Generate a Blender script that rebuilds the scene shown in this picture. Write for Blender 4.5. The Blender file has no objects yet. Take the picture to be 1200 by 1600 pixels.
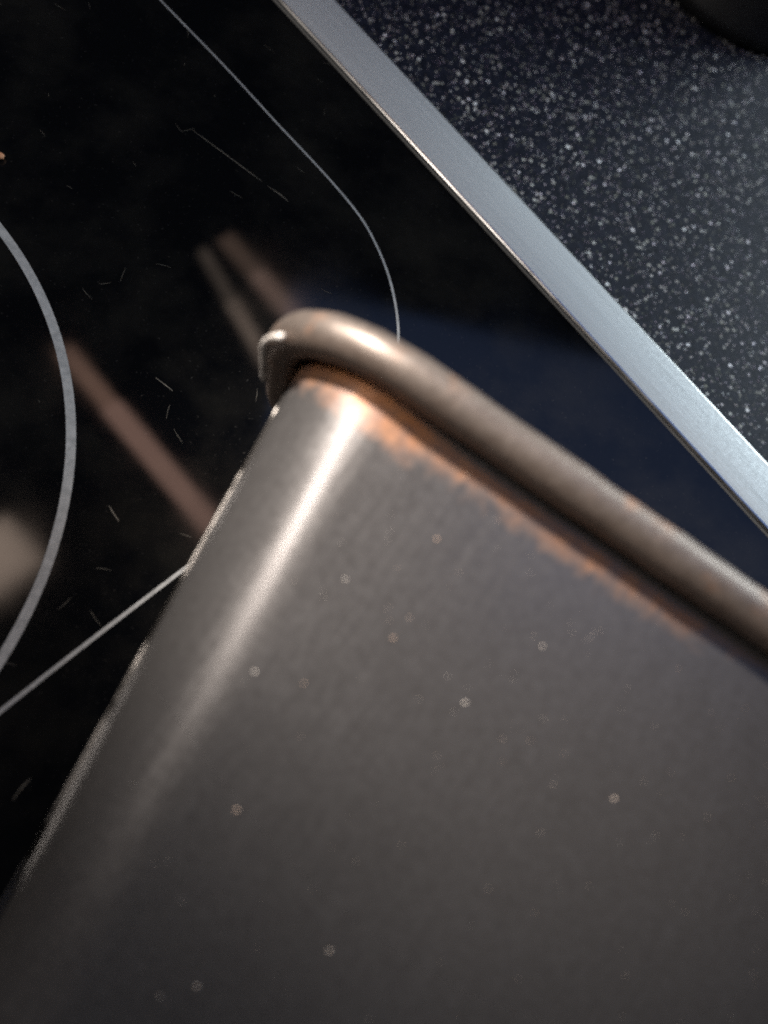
import bpy, bmesh, math, random
from mathutils import Vector, Matrix

R = math.radians
sc = bpy.context.scene
COL = sc.collection
rng = random.Random(7)

# ------------------------------------------------------------------ camera
# The printed ring and outline on the glass give the tilt: the point straight below
# the lens lies at pixel NADIR of the 1200 x 1600 photograph.
H = 0.158                      # lens above the glass, metres
FPX = 1250.0
a_, b_ = R(-15), R(20)
n_cam = Vector((math.tan(a_), -math.tan(b_), -1)).normalized()   # straight down, in camera axes
zc = -n_cam                                                       # world up in camera axes
e1 = Vector((0, 1, 0)).cross(zc).normalized()
e2 = zc.cross(e1)
ROT = Matrix((e1, e2, zc))                                        # camera -> world
cam = bpy.data.cameras.new('camera')
cam.sensor_fit = 'VERTICAL'
cam.sensor_height = 24.0
cam.lens = 24.0 * FPX / 1600.0
cam.clip_start = 0.002
cam.clip_end = 20
cam.dof.use_dof = True
cam.dof.focus_distance = 0.178
cam.dof.aperture_fstop = 4.8
co = bpy.data.objects.new('camera', cam)
COL.objects.link(co)
co.matrix_world = Matrix.Translation((0, 0, H)) @ ROT.to_4x4()
sc.camera = co


def at(px, py, z=0.0):
    """the point at height z that the photograph shows at pixel px, py"""
    d = ROT @ Vector(((px - 600) / FPX, -(py - 800) / FPX, -1))
    t = (z - H) / d.z
    return Vector((0, 0, H)) + d * t


# ------------------------------------------------------------------ world and lamps
w = bpy.data.worlds.new('World')
sc.world = w
w.use_nodes = True
w.node_tree.nodes['Background'].inputs[0].default_value = (0.55, 0.7, 1.0, 1)
w.node_tree.nodes['Background'].inputs[1].default_value = 0.012
sc.view_settings.view_transform = 'Standard'
sc.view_settings.look = 'None'
sc.view_settings.exposure = 0.0
sc.view_settings.gamma = 1.0
sc.cycles.use_denoising = False
sc.cycles.filter_width = 1.9
sc.cycles.sample_clamp_indirect = 2.0
sc.cycles.sample_clamp_direct = 6.0


def lamp(name, kind, loc, target, energy, color, **kw):
    l = bpy.data.lights.new(name, kind)
    l.energy = energy
    l.color = color
    for k, v in kw.items():
        setattr(l, k, v)
    o = bpy.data.objects.new(name, l)
    COL.objects.link(o)
    o.location = loc
    o.rotation_euler = (Vector(target) - Vector(loc)).to_track_quat('-Z', 'Y').to_euler()
    return o


# directions on the glass: U along the rim of the tin (to the right and towards the viewer), V from rim to base
ZB = 0.062                      # height of the upper rim bead
pa, pb = at(620, 583, ZB), at(1180, 970, ZB)
U = (pb - pa).normalized()
V = Vector((0, 0, 1)).cross(U) * -1
C0 = at(455, 458, ZB)           # where the rim turns down
print('U', U, 'V', V, 'C0', C0)

# warm lamp: upper left, a little behind the rim
key_t = at(520, 740, 0.050)
lamp('warm_lamp', 'SPOT', key_t - U * 0.28 - V * 0.10 + Vector((0, 0, 0.31)), at(680, 640, 0.05),
     30.0, (1.0, 0.905, 0.82), spot_size=R(19.5), spot_blend=1.0, shadow_soft_size=0.018)
# added long light, aimed so that its streak runs down the rounded corner
st = at(480, 810, 0.046)
v2 = (st - Vector((0, 0, H))).normalized()
cn2 = (-U * math.sin(R(17.5)) + Vector((0, 0, 1)) * math.cos(R(17.5)) + V * 0.33).normalized()
rf2 = v2 - 2 * v2.dot(cn2) * cn2
sl = lamp('streak_light', 'AREA', st + rf2 * 0.42, st, 0.64, (1.0, 0.90, 0.82), shape='RECTANGLE', size=0.022, size_y=0.14)
zz = rf2.normalized()
yy = (V - zz * V.dot(zz)).normalized()
xx = yy.cross(zz)
sl.rotation_euler = Matrix((xx, yy, zz)).transposed().to_euler()
win_t = at(1000, 500, 0)
lamp('window_light', 'AREA', win_t + Vector((1.0, 0.35, 0.45)), win_t,
     12.5, (0.80, 0.93, 0.98), shape='RECTANGLE', size=0.6, size_y=0.4)
# dim bluish ceiling; one edge of it shows in the glass right of the tin
ZL = 0.75
kk = (H + ZL) / H
ce0, ce1 = at(455, 446) * kk, at(940, 562) * kk
ex = (ce1 - ce0).normalized()
ey = Vector((ex.y, -ex.x, 0))
if (at(700, 900) * kk - ce0).dot(ey) < 0:
    ey = -ey
cw, ch = 1.9, 0.8
cl = ce0 + ex * (cw / 2) + ey * (ch / 2)
lc = lamp('ceiling_light', 'AREA', (cl.x, cl.y, ZL), (cl.x, cl.y, 0), 2.3, (0.32, 0.48, 1.0), shape='RECTANGLE', size=cw, size_y=ch)
lc.rotation_euler = (0, 0, math.atan2(ex.y, ex.x))


def reflection_light(name, p, q, width, radiance, h=0.30):
    """dim warm light added h above the hob for its reflection, mirrored in the glass between pixels p and q"""
    k = (H + h) / H
    A_, B_ = at(*p) * k, at(*q) * k
    ax = (B_ - A_)
    mid = (A_ + B_) / 2
    sy = width / FPX * H * k * 1.05
    mx = max(radiance)
    area = ax.length * sy
    o = lamp(name, 'AREA', (mid.x, mid.y, h), (mid.x, mid.y, 0), mx * math.pi * area, tuple(c / mx for c in radiance),
             shape='RECTANGLE', size=ax.length, size_y=sy)
    o.rotation_euler = (0, 0, math.atan2(ax.y, ax.x))
    return o


# added lights, shaped to mirror as dim brown bars and patches in the black glass
reflection_light('reflection_strip', (172, 633), (345, 838), 36, (3.1, 1.85, 1.45), 0.5)
reflection_light('reflection_strip', (98, 545), (172, 633), 30, (2.3, 1.35, 1.0), 0.5)
reflection_light('reflection_strip', (400, 426), (470, 505), 34, (2.3, 1.5, 1.2), 0.5)
reflection_light('reflection_strip', (350, 370), (400, 426), 34, (1.0, 0.66, 0.5), 0.5)
reflection_light('reflection_strip', (362, 470), (420, 570), 26, (2.0, 1.5, 1.2), 0.5)
reflection_light('reflection_strip', (316, 390), (362, 470), 22, (0.8, 0.62, 0.5), 0.5)
reflection_light('reflection_patch', (-78, 922), (40, 840), 88, (4.6, 3.5, 2.8), 0.5)


# ------------------------------------------------------------------ materials
def mat(name):
    m = bpy.data.materials.new(name)
    m.use_nodes = True
    nt = m.node_tree
    return m, nt, nt.nodes['Principled BSDF']


def N(nt, typ, **kw):
    n = nt.nodes.new(typ)
    for k, v in kw.items():
        if k in n.inputs:
            n.inputs[k].default_value = v
        else:
            setattr(n, k, v)
    return n


def L(nt, a, b):
    nt.links.new(a, b)


def ramp(nt, fac, stops):
    r = nt.nodes.new('ShaderNodeValToRGB')
    el = r.color_ramp.elements
    while len(el) < len(stops):
        el.new(0.5)
    for e, (p, c) in zip(el, stops):
        e.position = p
        e.color = c if len(c) == 4 else (*c, 1)
    L(nt, fac, r.inputs[0])
    return r


def mix(nt, fac, a, b, blend='MIX'):
    m = nt.nodes.new('ShaderNodeMix')
    m.data_type = 'RGBA'
    m.blend_type = blend
    for s, v in ((0, fac), (6, a), (7, b)):
        if isinstance(v, (int, float)):
            m.inputs[s].default_value = v
        elif isinstance(v, tuple):
            m.inputs[s].default_value = (*v, 1)
        else:
            L(nt, v, m.inputs[s])
    return m.outputs[2]


def math_(nt, op, a, b=None, clamp=False):
    m = nt.nodes.new('ShaderNodeMath')
    m.operation = op
    m.use_clamp = clamp
    for i, v in enumerate((a, b)):
        if v is None:
            continue
        if isinstance(v, (int, float)):
            m.inputs[i].default_value = v
        else:
            L(nt, v, m.inputs[i])
    return m.outputs[0]


def bump(nt, bs, height, strength, dist):
    b = N(nt, 'ShaderNodeBump')
    b.inputs['Strength'].default_value = strength
    b.inputs['Distance'].default_value = dist
    L(nt, height, b.inputs['Height'])
    L(nt, b.outputs[0], bs.inputs['Normal'])


def noise(nt, vec, scale, detail=3, rough=0.55):
    n = N(nt, 'ShaderNodeTexNoise', Scale=scale, Detail=detail, Roughness=rough)
    L(nt, vec, n.inputs['Vector'])
    return n


# black glass with grease film and fine dust
M_GLASS, nt, bs = mat('black_ceramic_glass')
tc = N(nt, 'ShaderNodeTexCoord')
n1 = noise(nt, tc.outputs['Object'], 22, 4)
n2 = noise(nt, tc.outputs['Object'], 1500, 2)
dust = ramp(nt, n2.outputs[0], [(0.68, (0, 0, 0)), (0.80, (1, 1, 1))])
L(nt, mix(nt, math_(nt, 'MULTIPLY', dust.outputs[0], 0.16), ramp(nt, noise(nt, tc.outputs['Object'], 35, 5, 0.65).outputs[0], [(0.42, (0.0018, 0.002, 0.0026)), (0.72, (0.010, 0.0095, 0.0085))]).outputs[0], (0.16, 0.15, 0.14)), bs.inputs['Base Color'])
rr = ramp(nt, n1.outputs[0], [(0.35, (0.03,) * 3), (0.75, (0.14,) * 3)])
L(nt, rr.outputs[0], bs.inputs['Roughness'])
bs.inputs['IOR'].default_value = 1.5

M_PRINT, nt, bs = mat('grey_printed_ink')
tc = N(nt, 'ShaderNodeTexCoord')
n1 = noise(nt, tc.outputs['Object'], 700, 3)
L(nt, ramp(nt, n1.outputs[0], [(0.3, (0.22, 0.23, 0.235)), (0.7, (0.34, 0.35, 0.355))]).outputs[0], bs.inputs['Base Color'])
bs.inputs['Roughness'].default_value = 0.5

M_SCR, nt, bs = mat('pale_scratch')
bs.inputs['Base Color'].default_value = (0.12, 0.11, 0.09, 1)
bs.inputs['Roughness'].default_value = 0.6

# brushed trim
M_TRIM, nt, bs = mat('brushed_steel_trim')
tc = N(nt, 'ShaderNodeTexCoord')
mp = N(nt, 'ShaderNodeMapping')
mp.inputs['Scale'].default_value = (30, 2200, 400)
L(nt, tc.outputs['Object'], mp.inputs['Vector'])
n1 = noise(nt, mp.outputs[0], 1.0, 3)
n2 = noise(nt, tc.outputs['Object'], 900, 3)
L(nt, ramp(nt, n1.outputs[0], [(0.3, (0.50, 0.52, 0.52)), (0.7, (0.60, 0.62, 0.62))]).outputs[0], bs.inputs['Base Color'])
bs.inputs['Metallic'].default_value = 0.5
L(nt, ramp(nt, n2.outputs[0], [(0.3, (0.55,) * 3), (0.7, (0.68,) * 3)]).outputs[0], bs.inputs['Roughness'])
bump(nt, bs, n1.outputs[0], 0.15, 0.0002)

M_EDGE, nt, bs = mat('polished_steel_edge')
tc = N(nt, 'ShaderNodeTexCoord')
n2 = noise(nt, tc.outputs['Object'], 60, 3)
bs.inputs['Base Color'].default_value = (0.7, 0.7, 0.68, 1)
bs.inputs['Metallic'].default_value = 1.0
L(nt, ramp(nt, n2.outputs[0], [(0.3, (0.2,) * 3), (0.7, (0.38,) * 3)]).outputs[0], bs.inputs['Roughness'])

# speckled dark composite counter
M_COUNTER, nt, bs = mat('speckled_dark_stone')
tc = N(nt, 'ShaderNodeTexCoord')
warp = noise(nt, tc.outputs['Object'], 900, 2)
vadd = N(nt, 'ShaderNodeVectorMath', operation='MULTIPLY_ADD')
L(nt, warp.outputs['Color'], vadd.inputs[0])
vadd.inputs[1].default_value = (0.0007,) * 3
L(nt, tc.outputs['Object'], vadd.inputs[2])
col = ramp(nt, noise(nt, tc.outputs['Object'], 500, 4).outputs[0],
           [(0.3, (0.005, 0.0065, 0.012)), (0.7, (0.017, 0.020, 0.034))]).outputs[0]
for scale, rad, keep, bright in ((880, 0.40, 0.79, 1.0), (1700, 0.40, 0.74, 0.40), (520, 0.26, 0.82, 1.0)):
    v = N(nt, 'ShaderNodeTexVoronoi', Scale=scale)
    L(nt, vadd.outputs[0], v.inputs['Vector'])
    sep = N(nt, 'ShaderNodeSeparateColor')
    L(nt, v.outputs['Color'], sep.inputs[0])
    on = math_(nt, 'GREATER_THAN', sep.outputs[0], keep)
    size = math_(nt, 'MULTIPLY', math_(nt, 'ADD', sep.outputs[1], 0.35), rad)
    disc = math_(nt, 'MULTIPLY', math_(nt, 'SUBTRACT', size, v.outputs['Distance']), 14.0, True)
    fac = math_(nt, 'MULTIPLY', math_(nt, 'MULTIPLY', on, disc, True), math_(nt, 'MULTIPLY', math_(nt, 'ADD', math_(nt, 'POWER', sep.outputs[2], 1.6), 0.22), 0.95), True)
    tint = mix(nt, 0.22, (bright, bright, bright), v.outputs['Color'])
    col = mix(nt, fac, col, tint)
L(nt, col, bs.inputs['Base Color'])
bs.inputs['Roughness'].default_value = 0.6
bs.inputs['Specular IOR Level'].default_value = 0.15
bump(nt, bs, noise(nt, tc.outputs['Object'], 700, 3).outputs[0], 0.25, 0.0003)


def tin_metal(name, base_lo, base_hi, rust_edge, metallic, rough):
    """dull dark baking tin; rust sits in the crease at local y = 0 and is strongest near the corner x = 0"""
    m, nt, bs = mat(name)
    tc = N(nt, 'ShaderNodeTexCoord')
    ob = tc.outputs['Object']
    n1 = noise(nt, ob, 800, 4, 0.6)
    n2 = noise(nt, ob, 40, 4)
    n3 = noise(nt, ob, 1400, 2)
    c = ramp(nt, n1.outputs[0], [(0.3, base_lo), (0.7, base_hi)]).outputs[0]
    c = mix(nt, math_(nt, 'MULTIPLY', ramp(nt, n2.outputs[0], [(0.4, (0, 0, 0)), (0.75, (1, 1, 1))]).outputs[0], 0.14), c, tuple(v * 0.75 for v in base_lo))
    sp = N(nt, 'ShaderNodeSeparateXYZ')
    L(nt, ob, sp.inputs[0])
    fleck = ramp(nt, n3.outputs[0], [(0.70, (0, 0, 0)), (0.80, (1, 1, 1))]).outputs[0]
    c = mix(nt, math_(nt, 'MULTIPLY', fleck, 0.25), c, (0.40, 0.37, 0.34))
    rustc = ramp(nt, noise(nt, ob, 420, 4).outputs[0], [(0.3, (0.27, 0.078, 0.006)), (0.7, (0.58, 0.195, 0.014))]).outputs[0]
    if rust_edge:
        # width of the rusty strip: wide by the corner, thin and broken further along
        wid = ramp(nt, math_(nt, 'DIVIDE', sp.outputs[0], 0.092, True),
                   [(0.0, (0.30,) * 3), (0.12, (0.46,) * 3), (0.26, (0.56,) * 3), (0.36, (0.46,) * 3), (0.55, (0.47,) * 3), (0.80, (0.43,) * 3), (1.0, (0.15,) * 3)]).outputs[0]
        nz = noise(nt, ob, 330, 5, 0.65).outputs[0]
        edge = math_(nt, 'SUBTRACT', math_(nt, 'MULTIPLY', wid, 0.0165), math_(nt, 'SUBTRACT', sp.outputs[1], math_(nt, 'MULTIPLY', math_(nt, 'SUBTRACT', nz, 0.5), 0.008)))
        fac = math_(nt, 'MULTIPLY', math_(nt, 'ADD', edge, 0.0014), 120.0, True)
        # along the straight run the rust starts a few millimetres out from the bead
        start = math_(nt, 'MULTIPLY', math_(nt, 'DIVIDE', sp.outputs[0], 0.035, True), 0.0036)
        fac = math_(nt, 'MULTIPLY', fac, math_(nt, 'MULTIPLY', math_(nt, 'SUBTRACT', sp.outputs[1], start), 700.0, True))
        top = math_(nt, 'GREATER_THAN', sp.outputs[2], 0.02)
        fac = math_(nt, 'MULTIPLY', math_(nt, 'MULTIPLY', fac, top), 0.92)
    else:
        fac = math_(nt, 'MULTIPLY', ramp(nt, noise(nt, ob, 150, 5).outputs[0], [(0.55, (0, 0, 0)), (0.68, (1, 1, 1))]).outputs[0], 0.22)
        low = math_(nt, 'MULTIPLY', math_(nt, 'SUBTRACT', sp.outputs[1], 0.0012), 260.0, True)
        fac = math_(nt, 'MAXIMUM', fac, math_(nt, 'MULTIPLY', low, 0.12))
    L(nt, mix(nt, fac, c, rustc), bs.inputs['Base Color'])
    L(nt, math_(nt, 'MULTIPLY', math_(nt, 'SUBTRACT', 1.0, fac), metallic), bs.inputs['Metallic'])
    smear = ramp(nt, noise(nt, ob, 28, 5, 0.6).outputs[0], [(0.35, (0, 0, 0)), (0.7, (0.06,) * 3)]).outputs[0]
    mp = N(nt, 'ShaderNodeMapping')
    mp.inputs['Scale'].default_value = (1500, 40, 400)
    L(nt, ob, mp.inputs['Vector'])
    streak = ramp(nt, noise(nt, mp.outputs[0], 1.0, 3).outputs[0], [(0.45, (0, 0, 0)), (0.75, (0.07,) * 3)]).outputs[0]
    rg = ramp(nt, n1.outputs[0], [(0.3, (rough - 0.02,) * 3), (0.7, (rough + 0.03,) * 3)]).outputs[0]
    L(nt, math_(nt, 'ADD', math_(nt, 'ADD', rg, math_(nt, 'ADD', smear, streak)), math_(nt, 'MULTIPLY', fac, 0.35)), bs.inputs['Roughness'])
    bump(nt, bs, n1.outputs[0], 0.07, 0.0001)
    return m


M_TIN = tin_metal('dull_grey_tin', (0.155, 0.148, 0.146), (0.185, 0.179, 0.177), True, 0.74, 0.27)
M_RIM = tin_metal('brown_stained_tin', (0.135, 0.110, 0.094), (0.195, 0.166, 0.146), False, 0.62, 0.44)
M_GLINT, nt, bs = mat('painted_glint')  # bright and dark patches put a broken glint into the colour
bs.inputs['Base Color'].default_value = (0.75, 0.7, 0.65, 1)
bs.inputs['Metallic'].default_value = 1.0
bs.inputs['Roughness'].default_value = 0.3
tc = N(nt, 'ShaderNodeTexCoord')
L(nt, ramp(nt, noise(nt, tc.outputs['Object'], 60, 3).outputs[0], [(0.46, (0.03, 0.028, 0.026)), (0.56, (0.85, 0.8, 0.74))]).outputs[0], bs.inputs['Base Color'])

M_LIP, nt, bs = mat('worn_pale_metal')
tc = N(nt, 'ShaderNodeTexCoord')
L(nt, ramp(nt, noise(nt, tc.outputs['Object'], 400, 3).outputs[0], [(0.3, (0.5, 0.46, 0.42)), (0.7, (0.75, 0.72, 0.68))]).outputs[0], bs.inputs['Base Color'])
bs.inputs['Metallic'].default_value = 0.25
bs.inputs['Roughness'].default_value = 0.55

M_DUST, nt, bs = mat('pale_crumb')
oi = N(nt, 'ShaderNodeTexCoord')
L(nt, ramp(nt, noise(nt, oi.outputs['Object'], 90, 1).outputs[0], [(0.35, (0.50, 0.36, 0.27)), (0.65, (0.8, 0.75, 0.68))]).outputs[0], bs.inputs['Base Color'])
bs.inputs['Roughness'].default_value = 0.7
M_FLAKE, nt, bs = mat('rust_flake')
oi = N(nt, 'ShaderNodeTexCoord')
L(nt, ramp(nt, noise(nt, oi.outputs['Object'], 900, 3).outputs[0], [(0.35, (0.36, 0.15, 0.07)), (0.65, (0.55, 0.27, 0.14))]).outputs[0], bs.inputs['Base Color'])
bs.inputs['Roughness'].default_value = 0.8


# ------------------------------------------------------------------ mesh helpers
def link(name, verts, faces, m, parent=None, smooth=True):
    me = bpy.data.meshes.new(name)
    me.from_pydata([tuple(v) for v in verts], [], faces)
    bm = bmesh.new()
    bm.from_mesh(me)
    bmesh.ops.recalc_face_normals(bm, faces=bm.faces)
    bm.to_mesh(me)
    bm.free()
    if smooth:
        for p in me.polygons:
            p.use_smooth = True
    me.materials.append(m)
    o = bpy.data.objects.new(name, me)
    COL.objects.link(o)
    if parent:
        o.parent = parent
    return o


def empty(name, label, cat, loc=(0, 0, 0), group=None):
    o = bpy.data.objects.new(name, None)
    o.empty_display_size = 0.02
    COL.objects.link(o)
    o.location = loc
    o['label'] = label
    o['category'] = cat
    if group:
        o['group'] = group
    return o


def tag(o, label, cat):
    o['label'] = label
    o['category'] = cat
    return o


def tube(path, radii, seg=20, closed=False, caps=True):
    """swept round tube"""
    verts, faces = [], []
    n = len(path)
    up = None
    for i, p in enumerate(path):
        if closed:
            t = path[(i + 1) % n] - path[i - 1]
        else:
            t = path[min(i + 1, n - 1)] - path[max(i - 1, 0)]
        t.normalize()
        if up is None:
            up = Vector((0, 1, 0)) if abs(t.y) < 0.9 else Vector((0, 0, 1))
        s = t.cross(up).normalized()
        q = s.cross(t).normalized()
        up = q
        r = radii[i] if isinstance(radii, (list, tuple)) else radii
        for k in range(seg):
            a = 2 * math.pi * k / seg
            verts.append(p + s * (math.cos(a) * r) + q * (math.sin(a) * r))
    m = n if closed else n - 1
    for i in range(m):
        for k in range(seg):
            a, b = i * seg + k, i * seg + (k + 1) % seg
            c, d = ((i + 1) % n) * seg + (k + 1) % seg, ((i + 1) % n) * seg + k
            faces.append((a, b, c, d))
    if caps and not closed:
        faces.append(tuple(range(seg)))
        faces.append(tuple((n - 1) * seg + k for k in range(seg)))
    return verts, faces


def prism(poly, z0, z1, bevel=0.0):
    """flat-topped solid with a bevelled upper edge; poly counter-clockwise list of (x, y)"""
    n = len(poly)
    c = Vector((sum(p[0] for p in poly) / n, sum(p[1] for p in poly) / n))
    verts = [(p[0], p[1], z0) for p in poly]
    verts += [(p[0], p[1], z1 - bevel) for p in poly]
    ins = []
    for i in range(n):
        p0, p1, p2 = Vector(poly[i - 1][:2]), Vector(poly[i][:2]), Vector(poly[(i + 1) % n][:2])
        d1, d2 = (p1 - p0).normalized(), (p2 - p1).normalized()
        n1, n2 = Vector((-d1.y, d1.x)), Vector((-d2.y, d2.x))
        b = (n1 + n2).normalized()
        ins.append(p1 + b * (bevel / max(0.3, b.dot(n1))))
    verts += [(p.x, p.y, z1) for p in ins]
    faces = [tuple(range(n))[::-1], tuple(range(2 * n, 3 * n))]
    for l in (0, 1):
        for i in range(n):
            j = (i + 1) % n
            faces.append((l * n + i, l * n + j, (l + 1) * n + j, (l + 1) * n + i))
    return verts, faces


def ribbon(pts, width, z, closed=False):
    verts, faces = [], []
    n = len(pts)
    for i, p in enumerate(pts):
        t = (pts[(i + 1) % n] - pts[i - 1]) if closed else (pts[min(i + 1, n - 1)] - pts[max(i - 1, 0)])
        t = Vector((t.x, t.y, 0)).normalized()
        s = Vector((-t.y, t.x, 0))
        ww = width[i] if isinstance(width, list) else width
        verts += [(p.x + s.x * ww / 2, p.y + s.y * ww / 2, z), (p.x - s.x * ww / 2, p.y - s.y * ww / 2, z)]
    for i in range(n if closed else n - 1):
        j = (i + 1) % n
        faces.append((2 * i, 2 * i + 1, 2 * j + 1, 2 * j))
    return verts, faces


# ------------------------------------------------------------------ the hob and the counter
ZC = -0.0045                    # counter top, below the glass
t_lo0, t_lo1 = at(430, 0), at(1200, 836)
T = (t_lo1 - t_lo0).normalized()             # along the trim
S = Vector((T.y, -T.x, 0))                   # from trim into the hob
if (at(300, 800) - t_lo0).dot(S) < 0:
    S = -S
t_hi = at(830, 328, 0.001)
TW = abs((t_hi - t_lo0).dot(S)) + 0.0005
print('trim width mm', TW * 1000, 'ring', at(112, 660))
hob = empty('ceramic_hob', 'black glass hob with grey printed ring and pale steel edge strip', 'hob', (t_lo0.x, t_lo0.y, ZC))
HW, HL0, HL1 = 0.50, -0.30, 0.28             # hob depth, and extent along the trim
off = Vector((t_lo0.x, t_lo0.y, ZC))


def hp(s, t):
    """hob coordinates (s into the hob, t along the trim) -> local to the hob's empty"""
    return S * s + T * t


def ccw(poly):
    a = sum(poly[i - 1][0] * poly[i][1] - poly[i][0] * poly[i - 1][1] for i in range(len(poly)))
    return poly if a > 0 else poly[::-1]


glass_poly = ccw([tuple(hp(s, t))[:2] for s, t in ((0.0002, HL0), (0.0002, HL1), (HW, HL1), (HW, HL0))])
v, f = prism(glass_poly, 0.0003, -ZC, 0.0004)
glass = link('glass_top', v, f, M_GLASS, hob, smooth=False)
ZT = -ZC + 0.0011
M_LOC = Matrix((T, S, Vector((0, 0, 1)))).transposed()


def trim_bar(length, loc, rotz):
    """long bar with rounded edges in its own axes (x along, y across)"""
    prof = []
    r = 0.0009
    for cy, a0 in ((TW - r, 0), (r, 90)):
        for k in range(5):
            a = R(a0 + 90 * k / 4)
            prof.append((cy + r * math.cos(a), ZT - r + r * math.sin(a)))
    prof = [(TW, 0.0)] + prof + [(0.0, 0.0)]
    n = len(prof)
    vs = [(0, y, z) for y, z in prof] + [(length, y, z) for y, z in prof]
    fs = [tuple(range(n)), tuple(range(n, 2 * n))]
    for i in range(n):
        j = (i + 1) % n
        fs.append((i, j, n + j, n + i))
    o = link('edge_trim', vs, fs, M_TRIM, hob, smooth=False)
    for p in o.data.polygons:
        p.use_smooth = len(p.vertices) == 4
    o.data.materials.append(M_EDGE)
    for p in o.data.polygons:
        if len(p.vertices) == 4 and p.center.z > ZT - r and (p.center.y < r or p.center.y > TW - r):
            p.material_index = 1
    o.data.set_sharp_from_angle(angle=R(40))
    o.location = loc
    o.rotation_euler = (0, 0, rotz)
    return o


angT = math.atan2(T.y, T.x)
sgn = 1 if Vector((-T.y, T.x, 0)).dot(S) < 0 else -1
if sgn > 0:       # local +y points away from the hob
    trim_bar(HL1 - HL0, hp(0, HL0), angT)
    trim_bar(HL1 - HL0, hp(HW, HL1), angT + math.pi)
    trim_bar(HW - 0.0004, hp(HW - 0.0002, HL0), angT + math.pi / 2)
    trim_bar(HW - 0.0004, hp(0.0002, HL1), angT - math.pi / 2)
else:
    trim_bar(HL1 - HL0, hp(0, HL1), angT + math.pi)
    trim_bar(HL1 - HL0, hp(HW, HL0), angT)

# printed zone: ring and rounded-square outline
zp = -ZC + 0.00012
ringpts = [at(x, y) for x, y in ((0, 355), (30, 405), (60, 460), (85, 515), (100, 560), (110, 610), (112, 660), (105, 760), (90, 825), (70, 880), (40, 960), (0, 1040))]
# least squares circle
import numpy as np
A = np.array([(2 * p.x, 2 * p.y, 1) for p in ringpts])
B = np.array([p.x ** 2 + p.y ** 2 for p in ringpts])
cx, cy, cc = np.linalg.lstsq(A, B, rcond=None)[0]
RR = math.sqrt(cc + cx * cx + cy * cy)
print('ring radius', RR)
pts = [Vector((cx + RR * math.cos(2 * math.pi * k / 180), cy + RR * math.sin(2 * math.pi * k / 180), 0)) - off for k in range(180)]
v, f = ribbon(pts, 0.0019, zp, True)
link('printed_ring', v, f, M_PRINT, hob)

# rounded-square outline: one straight side, the rounded corner under the tin, the next side
line = [at(x, y) for x, y in ((160, -95), (250, 0), (350, 103), (430, 190), (480, 243), (515, 281), (545, 316), (570, 350), (590, 388), (605, 425), (615, 462), (621, 500), (622, 532), (617, 575), (604, 615), (585, 650), (555, 685), (500, 728), (400, 803), (280, 895), (140, 1002), (0, 1112), (-160, 1240))]
# smooth by Catmull-Rom
def catmull(P, k=6):
    out = []
    for i in range(len(P) - 1):
        p0, p1, p2, p3 = P[max(i - 1, 0)], P[i], P[i + 1], P[min(i + 2, len(P) - 1)]
        for j in range(k):
            t = j / k
            out.append(0.5 * ((2 * p1) + (p2 - p0) * t + (2 * p0 - 5 * p1 + 4 * p2 - p3) * t * t + (3 * p1 - p0 - 3 * p2 + p3) * t ** 3))
    out.append(P[-1])
    return out
line = [p - off for p in catmull(line)]
v, f = ribbon(line, [0.00042 + 0.0004 * i / len(line) for i in range(len(line))], zp, False)
link('printed_outline', v, f, M_PRINT, hob)

# old scratches in the glass
for px in ([(300, 203), (345, 236), (385, 266), (410, 284)], [(418, 291), (436, 303), (450, 315)], [(243, 590), (256, 600), (270, 611)], [(20, 1250), (33, 1232), (48, 1216)], [(170, 790), (178, 803), (186, 815)]):
    P = catmull([at(*p) for p in px], 4)
    n = len(P)
    wd = [0.00020 * math.sin(math.pi * (i + 0.6) / (n + 0.4)) * rng.uniform(0.5, 1.0) + 0.00003 for i in range(n)]
    v, f = ribbon([p - off for p in P], wd, zp - 0.00004)
    link('scratch', v, f, M_SCR, hob)

# a haze of much finer scratches and lint, too many to tell apart
fv, ff = [], []
for i in range(45):
    p = at(rng.uniform(-40, 640), rng.uniform(0, 1150)) - off
    d = rng.gauss(0.9, 0.7)
    ln = rng.uniform(0.0006, 0.004)
    bend = rng.uniform(-0.5, 0.5)
    P = []
    for j in range(5):
        P.append(p.copy())
        p = p + Vector((math.cos(-d), math.sin(-d), 0)) * (ln / 4)
        d += bend / 4
    v, f = ribbon(P, [0.00002, 0.00005, 0.00006, 0.00005, 0.00002], zp - 0.00006 + 0.0000001 * i)
    b = len(fv)
    fv += v
    ff += [tuple(b + k for k in q) for q in f]
fs = link('fine_scratches', fv, ff, M_SCR, hob)
fs['kind'] = 'stuff'

cpoly = ccw([tuple(off + hp(s, t))[:2] for s, t in ((-0.45, -0.55), (-0.45, 0.55), (0.75, 0.55), (0.75, -0.55))])
v, f = prism(cpoly, ZC - 0.03, ZC, 0.002)
counter = link('countertop', v, f, M_COUNTER, None, smooth=False)
counter['kind'] = 'structure'

# ------------------------------------------------------------------ the baking tin lying on its side
RB = 0.0035                     # rim bead radius
D, TAP, LEN = 0.109, 0.013, 0.235
beta = math.asin((2 * RB + TAP) / D)                 # leans until the lower wall's base edge touches the glass
WB = (ZB - RB) / math.cos(beta)                      # lower bead centre to upper bead centre
tin = empty('baking_tin', 'dull grey baking tin on its side with rusty rolled rim', 'baking tin')
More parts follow.
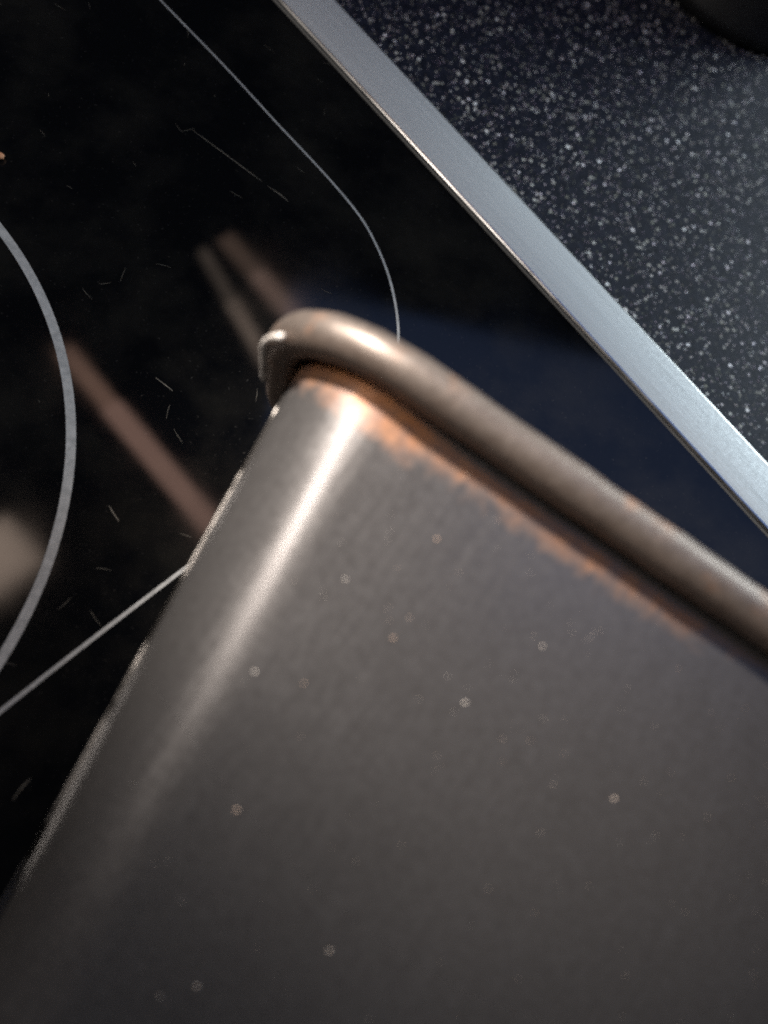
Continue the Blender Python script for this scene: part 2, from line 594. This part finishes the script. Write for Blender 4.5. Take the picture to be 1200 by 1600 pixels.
# local axes: x along the rim, y from rim to base, z up across the opening; origin on the lower bead's corner
ux, uy = U, V * math.cos(beta) + Vector((0, 0, -math.sin(beta)))
uz = ux.cross(uy) if ux.cross(uy).z > 0 else uy.cross(ux)
Mt = Matrix((ux, uy, uz)).transposed().to_4x4()
top_corner = C0.copy()
org = top_corner - uz * WB
org.z = RB
Mt.translation = org
tin.matrix_world = Mt
right_handed = ux.cross(uy).dot(uz) > 0
print('tin axes right-handed', right_handed, 'beta', math.degrees(beta), 'WB', WB)


def rrect(x0, x1, z0, z1, r, k=10):
    out = []
    for cx_, cz_, a0 in ((x1 - r, z1 - r, 0), (x0 + r, z1 - r, 90), (x0 + r, z0 + r, 180), (x1 - r, z0 + r, 270)):
        for i in range(k + 1):
            a = R(a0 + 90 * i / k)
            out.append((cx_ + r * math.cos(a), cz_ + r * math.sin(a)))
    return out


RC = 0.0175
def section(y, inset, rc):
    o = RB + inset
    return [Vector((x, y, z)) for x, z in rrect(o, LEN - o, o, WB - o, rc)]

secs = []
steps = 22
rbase = 0.009
for i in range(steps + 1):
    y = -0.001 + (D - rbase + 0.001) * i / steps
    secs.append(section(y, TAP * max(y, 0) / D, RC))
for i in range(1, 9):
    a = R(90 * i / 8)
    y = D - rbase + rbase * math.sin(a)
    secs.append(section(y, TAP * (D - rbase) / D + rbase * (1 - math.cos(a)), max(0.004, RC - rbase * (1 - math.cos(a)))))
ns = len(secs[0])
verts, faces = [], []
for s in secs:
    verts += s
for i in range(len(secs) - 1):
    for k in range(ns):
        j = (k + 1) % ns
        faces.append((i * ns + k, i * ns + j, (i + 1) * ns + j, (i + 1) * ns + k))
faces.append(tuple((len(secs) - 1) * ns + k for k in range(ns)))
body = link('body', verts, faces, M_TIN, tin)
so = body.modifiers.new('thickness', 'SOLIDIFY')
so.thickness = 0.0008
tp = max(body.data.polygons, key=lambda p: p.center.z)
so.offset = -1.0 if tp.normal.z > 0 else 1.0

# rolled rim
loop = [Vector((x, 0, z)) for x, z in rrect(0, LEN, 0, WB, RC + RB, 14)]
# fill the straight runs so that the bead can be a little uneven
dense = []
for i in range(len(loop)):
    p, q = loop[i], loop[(i + 1) % len(loop)]
    n = max(1, int((q - p).length / 0.004))
    for j in range(n):
        dense.append(p.lerp(q, j / n))
rad = []
for p in dense:
    rad.append(RB * (1 + 0.02 * math.sin(p.x * 310) + 0.015 * math.sin(p.x * 720 + p.z * 500)))
v, f = tube(dense, rad, 24, True)
rim = link('rolled_rim', v, f, M_RIM, tin)

# added thin bright tube that stands in for the glint along the rounded corner
sx = RB
glint_path = []
for i in range(13):
    y = 0.004 + (D - rbase - 0.006) * i / 12
    o = RB + TAP * y / D
    aa = R(1 + 12 * i / 12)
    glint_path.append(Vector((o + RC - RC * math.cos(aa) - 0.0001, y, WB - o - RC + RC * math.sin(aa))))
v, f = tube(glint_path, 0.0005, 10)
link('corner_glint', v, f, M_GLINT, tin)

# curled lip of the rolled rim at the corner
hook = []
for i in range(17):
    a = R(146 + 34 * min(i, 8) / 8)
    rr_ = RC + RB + RB * 0.86
    hook.append(Vector((RC + RB + rr_ * math.cos(a), RB * (0.95 - 0.2 * min(i, 8) / 8), WB - RC - RB + rr_ * math.sin(a) - 0.0016 * max(0, i - 8))))
v, f = tube(hook, 0.00055, 10)
link('curled_lip', v, f, M_LIP, tin)

def loc_of(px, py, z):
    return Mt.inverted() @ at(px, py, z)


# crumbs and dust on the upper wall
def wall_point(x, y, lift=0.0):
    o = RB + TAP * y / D
    return Vector((x, y, WB - o + lift))
dv, df = [], []
ICO = [Vector(p).normalized() for p in ((0, 0, 1), (0.9, 0, 0.45), (0.28, 0.85, 0.45), (-0.72, 0.53, 0.45), (-0.72, -0.53, 0.45), (0.28, -0.85, 0.45),
                                        (0.72, 0.53, -0.45), (-0.28, 0.85, -0.45), (-0.9, 0, -0.45), (-0.28, -0.85, -0.45), (0.72, -0.53, -0.45), (0, 0, -1))]
ICF = [(0, 1, 2), (0, 2, 3), (0, 3, 4), (0, 4, 5), (0, 5, 1), (1, 6, 2), (2, 7, 3), (3, 8, 4), (4, 9, 5), (5, 10, 1), (6, 7, 2), (7, 8, 3), (8, 9, 4), (9, 10, 5), (10, 6, 1),
       (11, 7, 6), (11, 8, 7), (11, 9, 8), (11, 10, 9), (11, 6, 10)]
def crumb(c, r):
    b = len(dv)
    k = Vector((rng.uniform(0.7, 1.3), rng.uniform(0.7, 1.3), rng.uniform(0.5, 0.8)))
    for p in ICO:
        q = p * (r * rng.uniform(0.75, 1.2))
        dv.append(Mt @ (c + Vector((q.x * k.x, q.y * k.y, q.z * k.z))))
    df.extend(tuple(b + i for i in t) for t in ICF)
nw = (Mt.to_3x3() @ Vector((0, TAP / D, 1))).normalized()
p0 = Mt @ wall_point(0.05, 0.04)
def on_wall(px, py):
    d = at(px, py, 0) - Vector((0, 0, H))
    t = (p0 - Vector((0, 0, H))).dot(nw) / d.dot(nw)
    return Mt.inverted() @ (Vector((0, 0, H)) + d * t)
for px, py, r in ((370, 1266, .0005), (683, 843, .00045), (615, 997, .0004), (398, 1050, .0004), (730, 743, .00038), (308, 1541, .0004), (250, 1556, .0004),
                  (515, 1486, .00045), (727, 1098, .00042), (540, 905, .00035), (640, 965, .0003), (960, 1248, .00038), (475, 1068, .0003), (848, 1010, .0003)):
    q = on_wall(px, py)
    crumb(q, r * 0.6)
for i in range(170):
    q = wall_point(rng.uniform(0.018, 0.11), rng.uniform(0.006, 0.078) if i % 3 else rng.uniform(0.006, 0.035))
    crumb(q, rng.uniform(0.00003, 0.00009))
dust_o = link('dust', dv, df, M_DUST, None)
dust_o['kind'] = 'stuff'

# ------------------------------------------------------------------ small things on the glass
# black canister on the counter; only the rim of its foot reaches into the frame
def lathe(prof, seg=64):
    vs, fs = [], []
    for r_, z_ in prof:
        for k in range(seg):
            a = 2 * math.pi * k / seg
            vs.append((r_ * math.cos(a), r_ * math.sin(a), z_))
    for i in range(len(prof) - 1):
        for k in range(seg):
            j = (k + 1) % seg
            fs.append((i * seg + k, i * seg + j, (i + 1) * seg + j, (i + 1) * seg + k))
    fs.append(tuple(range(seg)))
    fs.append(tuple((len(prof) - 1) * seg + k for k in range(seg)))
    return vs, fs
M_CAN, nt, bs = mat('black_enamel')
tc = N(nt, 'ShaderNodeTexCoord')
L(nt, ramp(nt, noise(nt, tc.outputs['Object'], 200, 3).outputs[0], [(0.3, (0.004, 0.004, 0.005)), (0.7, (0.010, 0.010, 0.011))]).outputs[0], bs.inputs['Base Color'])
bs.inputs['Roughness'].default_value = 0.55
e0 = at(1105, 52, ZC)
outw = (at(1150, -30, ZC) - e0)
outw.z = 0
CR = 0.042
cc_ = e0 + outw.normalized() * CR
can = empty('canister', 'black round canister on the speckled counter', 'canister', (cc_.x, cc_.y, ZC))
v, f = lathe([(CR - 0.002, 0.0001), (CR, 0.002), (CR, 0.006), (CR - 0.002, 0.008), (CR - 0.003, 0.05), (CR - 0.003, 0.070), (CR - 0.005, 0.072)])
link('body', v, f, M_CAN, can)
v, f = lathe([(CR - 0.001, 0.0722), (CR - 0.001, 0.078), (CR - 0.004, 0.082), (0.010, 0.087)])
lid = link('lid', v, f, M_CAN, can)
v, f = lathe([(0.005, 0.0868), (0.005, 0.092), (0.010, 0.096), (0.010, 0.102), (0.006, 0.105)], 32)
link('knob', v, f, M_CAN, lid)

# rust flake
fl = at(0, 243, 0.0008)
bv = [p * (0.0011 * rng.uniform(0.8, 1.2)) for p in ICO]
bv = [Vector((p.x, p.y, p.z * 0.6)) for p in bv]
flake = link('rust_flake', bv, ICF, M_FLAKE)
flake.location = (fl.x, fl.y, 0.00075)
tag(flake, 'tiny orange brown flake on the bare black glass', 'flake')
